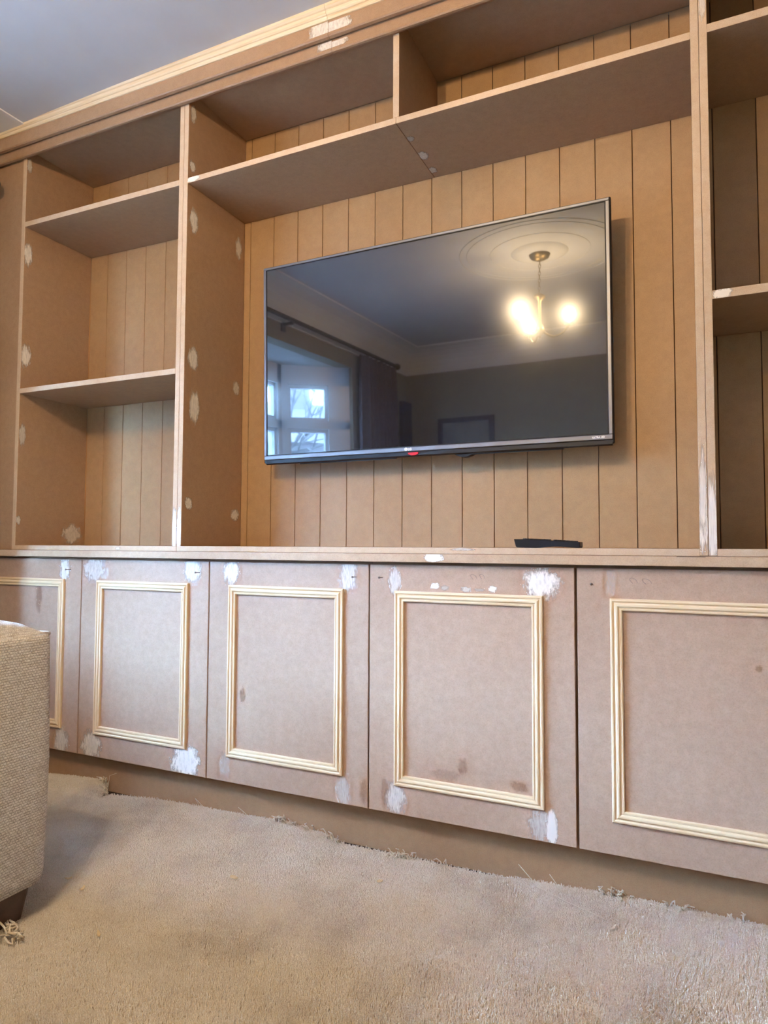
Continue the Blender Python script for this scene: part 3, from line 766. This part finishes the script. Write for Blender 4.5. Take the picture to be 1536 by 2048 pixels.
dome('arm_top', SX1-.235, SX1-.011, SY0+.004, SY1-.012, AT, .050, FABT, .006)
soft_body('arm', SX0, SX0+.24, SY0, SY1, .075, AT, .035, FAB)
dome('arm_top', SX0+.004, SX0+.235, SY0+.004, SY1-.002, AT, .055, FABT, .006)
soft_body('seat_base', SX0+.245, SX1-.245, SY0, SY1-.02, .075, .30, .02, FAB)
soft_body('seat_cushion', SX0+.25, SX1-.25, SY0+.20, SY1, .30, .45, .04, FAB)
soft_body('backrest', SX0+.02, SX1-.02, SY0-.16, SY0-.005, .075, .86, .05, FAB)
for fx in (SX1-.066, SX0+.066):
    for fy in (SY1-.075, SY0+.04):
        mb = MB(SO)
        t = rounded(fx-.048, fx+.048, fy-.048, fy+.048, .012, 3); bt = rounded(fx-.036, fx+.036, fy-.036, fy+.036, .012, 3)
        A_ = [mb.bm.verts.new(Vector((x,y,.080))-mb.o) for x,y in t]; B_ = [mb.bm.verts.new(Vector((x,y,.0005))-mb.o) for x,y in bt]
        N = len(A_)
        for k in range(N): mb.bm.faces.new((A_[k],A_[(k+1)%N],B_[(k+1)%N],B_[k]))
        mb.bm.faces.new(A_); mb.bm.faces.new(B_[::-1]); bmesh.ops.recalc_face_normals(mb.bm, faces=mb.bm.faces[:])
        mb.build('leg', FOOTWOOD, so)

# ------------------------------------------------------------------ carpet
PL_T = .010     # pile height
EX = [-2.5,-2.08,-1.95,-1.80,-1.775,-1.74,-1.70,-1.59,-1.394,-1.20,-1.08,-.97,-.87,-.78,-.67,-.48,-.384,-.22,-.012,.117,.8]
EY = [.027,.027,.027,.027,.022,-.012,-.003,.018,.027,.027,.027,.024,-.004,-.002,-.001,.003,.022,.026,.027,.027,.027]
EZ = [.004,.004,.016,.024,.020,-.004,-.002,.000,.006,.010,.014,.004,-.002,-.002,-.002,.001,.001,.003,.008,.010,.010]
def edge_y(x): return np.interp(x, EX, EY)
rs = np.random.RandomState(7)
waves = [(rs.uniform(1.5,7), rs.uniform(0,2*PI), rs.uniform(0,2*PI)) for _ in range(10)]
def cz(x, y):
    """carpet surface (tip of pile) height"""
    d = np.maximum(0, edge_y(x) - y)
    z = np.interp(x, EX, EZ)*np.exp(-(d/.09)**1.5)
    w = 0
    for f, a, ph in waves: w = w + np.sin(f*(x*math.cos(a)+y*math.sin(a))*2.2 + ph)
    z = z + w*.0006
    z = z + .010*np.exp(-((x+1.0)/.35)**2 - ((d-.11)/.05)**2)*.5
    return z
cp = thing('carpet', 'beige cut-pile carpet with frayed edge along the plinth', 'carpet', (0,0,0))
nx, ny = 160, 90
xs = np.concatenate([np.linspace(XL+.002, -2.15, 6)[:-1], np.linspace(-2.15, XR-.002, nx)])
ts = np.concatenate([np.linspace(0, .5, ny), np.linspace(.5, 1, 20)[1:]])
V = []
for t in ts:
    yy = edge_y(xs)*1.0
    y = yy + (-1.2 - yy)*(t/.5) if t <= .5 else -1.2 + (YB+.02+1.2)*((t-.5)/.5)*np.ones_like(xs)
    V.append(np.stack([xs, y, cz(xs, y) - PL_T*.5], 1))
V = np.array(V).reshape(-1,3); m_, n_ = len(ts), len(xs)
F = []
for i in range(m_-1):
    for j in range(n_-1):
        a = i*n_+j; F.append((a, a+n_, a+n_+1, a+1))
me = bpy.data.meshes.new('carpet_backing'); me.from_pydata(V.tolist(), [], F); me.materials.append(CARP)
for p in me.polygons: p.use_smooth = True
link(bpy.data.objects.new('carpet_backing', me), cp)
# tufts: bent three-sided strands
def tufts(x, y, rs, L, R, lean):
    n = len(x); z = cz(x, y) - L*.9
    az = rs.uniform(0, 2*PI, n); sp = rs.uniform(0, 2*PI, n); l = lean*rs.uniform(.1, 1, n)
    P0 = np.stack([x, y, z], 1)
    P1 = P0 + np.stack([l*np.cos(az), l*np.sin(az), L*rs.uniform(.75, 1.1, n)], 1)
    rr = R*rs.uniform(.75, 1.25, n)
    rings = []
    for P, s in ((P0,1.1),(P1,.8)):
        for k in range(3):
            a = sp + k*2*PI/3
            rings.append(P + np.stack([rr*s*np.cos(a), rr*s*np.sin(a), 0*a], 1))
    V = np.stack(rings, 1).reshape(-1, 3)          # 6 verts each
    q = np.array([(k, (k+1)%3, 3+(k+1)%3, 3+k) for k in range(3)]); base = (np.arange(n)*6)[:,None,None]
    Q = (q[None] + base).reshape(-1, 4)
    T = (np.array([[3,4,5]])[None] + base).reshape(-1, 3)
    return V, Q, T
N = 440000
x = rs.uniform(-2.16, .50, N); y = rs.uniform(-1.05, .03, N)
# keep what the camera or one a step aside can see
lim = np.interp(x, [-2.2,-1.5,-1.2,.2,.6], [-.62,-.80,-1.0,-.45,-.30])
ok = (y < edge_y(x) + .003*np.sin(x*90) + rs.uniform(-.008,.0005,N)) & (y > lim)
x, y = x[ok], y[ok]
V, Q, T = tufts(x, y, rs, PL_T*.72, .00125, .0026)
# ragged longer tufts along the cut edge
xe = rs.uniform(-2.1, .45, 5200); ye = edge_y(xe) + rs.uniform(-.018, .004, len(xe)); ye = np.minimum(ye, .0250)
V2, Q2, T2 = tufts(xe, ye, rs, PL_T*1.2, .0014, .006)
me = bpy.data.meshes.new('pile')
VV = np.concatenate([V, V2]); QQ = np.concatenate([Q, Q2+len(V)]); TT = np.concatenate([T, T2+len(V)])
me.vertices.add(len(VV)); me.vertices.foreach_set('co', VV.astype(np.float32).ravel())
nl = len(QQ)*4+len(TT)*3
me.loops.add(nl); me.loops.foreach_set('vertex_index', np.concatenate([QQ.ravel(), TT.ravel()]).astype(np.int32))
me.polygons.add(len(QQ)+len(TT))
me.polygons.foreach_set('loop_start', np.concatenate([np.arange(len(QQ))*4, len(QQ)*4+np.arange(len(TT))*3]).astype(np.int32))
me.polygons.foreach_set('use_smooth', np.ones(len(QQ)+len(TT), dtype=bool))
me.materials.append(PILE); me.update(calc_edges=True); me.validate()
pl = link(bpy.data.objects.new('pile', me), cp); pl['kind'] = 'stuff'
# frayed yarn ends and loose strands at the edge
def strand(pts, r, name='frayed_strand'):
    mb = MB(); mb.tube(pts, r, 5); return mb.build(name, STRAND, cp)
def S(x, dy=0, dz=0): 
    y = float(edge_y(x)) + dy; return Vector((x, y, float(cz(x, y)) + dz))
rr = random.Random(3)
for x_, n_c in ((-1.775,10),(-1.73,8),(-1.095,16),(-1.06,8),(-1.0,5),(-.93,6),(-.90,6),(-.72,10),(-.69,8),(-.60,4),(-.20,9),(-.185,8),(-.17,6),(-.06,5),(.06,4)):
    for _ in range(n_c):
        p = S(x_+rr.uniform(-.018,.018), rr.uniform(-.014,.0), -.004)
        q = p + Vector((rr.uniform(-.012,.012), rr.uniform(-.016,.0), rr.uniform(.010,.023)))
        r_ = q + Vector((rr.uniform(-.011,.011), rr.uniform(-.012,.0), rr.uniform(-.008,.007)))
        strand([p, (p+q)/2+Vector((rr.uniform(-.004,.004),0,.003)), q, r_], [.0014,.0016,.0015,.0011])
for p, m_, q in (((-1.335,.0,.004),(-1.40,.015,.030),(-1.39,.02,.010)), ((-1.17,.0,.006),(-1.20,.005,.018),(-1.235,.01,.032)), ((-.36,-.01,.004),(-.38,-.005,.020),(-.405,-.0,.040)), ((-.305,-.01,.004),(-.315,-.008,.018),(-.33,-.006,.034)), ((-.05,-.01,.006),(-.085,-.004,.014),(-.115,.0,.014)), ((-.18,-.10,.006),(-.28,-.06,.008),(-.36,-.02,.008)), ((-1.745,.0,.01),(-1.745,.005,.05),(-1.72,.01,.06))):
    strand([p, m_, q], .0007, 'loose_fibre')

# ------------------------------------------------------------------ debris on the carpet
def scrap(name, label, cat, x, y, L, w, seed, m, curl=.5, group=None):
    r = random.Random(seed); z = float(cz(np.array(x), np.array(y))); a = r.uniform(0, PI)
    mb = MB((x,y,z)); n = 6; rows = []
    for k in range(n+1):
        t = k/n-.5; ww = w*(1-(2*t)**2*.6)*r.uniform(.8,1.1)/2
        c = Vector((t*L, r.uniform(-.1,.1)*w, .0015+curl*L*.25*(2*t)**2+r.uniform(0,.1)*w))
        rows.append([mb.bm.verts.new(c+Vector((0,s*ww,zz))) for s, zz in ((-1,0),(1,.001),(1,.0025),(-1,.002))])
    fs = []
    for p, q in zip(rows, rows[1:]):
        for k in range(4): fs.append(mb.bm.faces.new((p[k],p[(k+1)%4],q[(k+1)%4],q[k])))
    fs.append(mb.bm.faces.new(rows[0])); fs.append(mb.bm.faces.new(rows[-1]))
    bmesh.ops.recalc_face_normals(mb.bm, faces=fs)
    o = mb.build(name, m); o.rotation_euler.z = a
    return tag(o, label, cat, group)
scrap('wood_chip', 'largest pale wood chip lying mid-carpet below third door', 'wood chip', -1.027,-.281,.022,.013,2,CHIP,.1)
scrap('wood_chip', 'small pale wood chip on carpet below fourth door', 'wood chip', -.699,-.153,.015,.009,3,CHIP,.1)
scrap('wood_shaving', 'tiny curled shaving beside the sofa, nearest its fabric', 'wood shaving', -1.376,-.458,.016,.005,4,CHIP,.5)
scrap('wood_shaving', 'curled pale shaving on carpet right of the sofa', 'wood shaving', -1.306,-.479,.020,.008,5,CHIP,.6)
scrap('wood_shaving', 'thin pale shaving on carpet in front of sofa foot', 'wood shaving', -1.13,-.59,.024,.007,6,CHIP,.3)
scrap('yarn_scrap', 'short loose yarn scrap on carpet near right end of plinth', 'yarn scrap', -.177,-.122,.022,.006,7,STRAND,.7)
ys = thing('yarn_clump', 'crumpled pale yarn clump on carpet at sofa foot, left edge', 'yarn clump', (-1.286,-.668,.004+float(cz(np.array(-1.286),np.array(-.668)))))
rr = random.Random(9)
for k in range(12):
    p = Vector((rr.uniform(-.03,.03), rr.uniform(-.016,.016), .002)); pts = [p]
    for _ in range(4): p = p + Vector((rr.uniform(-.016,.016), rr.uniform(-.012,.012), rr.uniform(-.004,.009))); p.z = max(.001, p.z); pts.append(p)
    mb = MB(); mb.tube(pts, .0022, 6); mb.build('yarn', STRAND, ys)
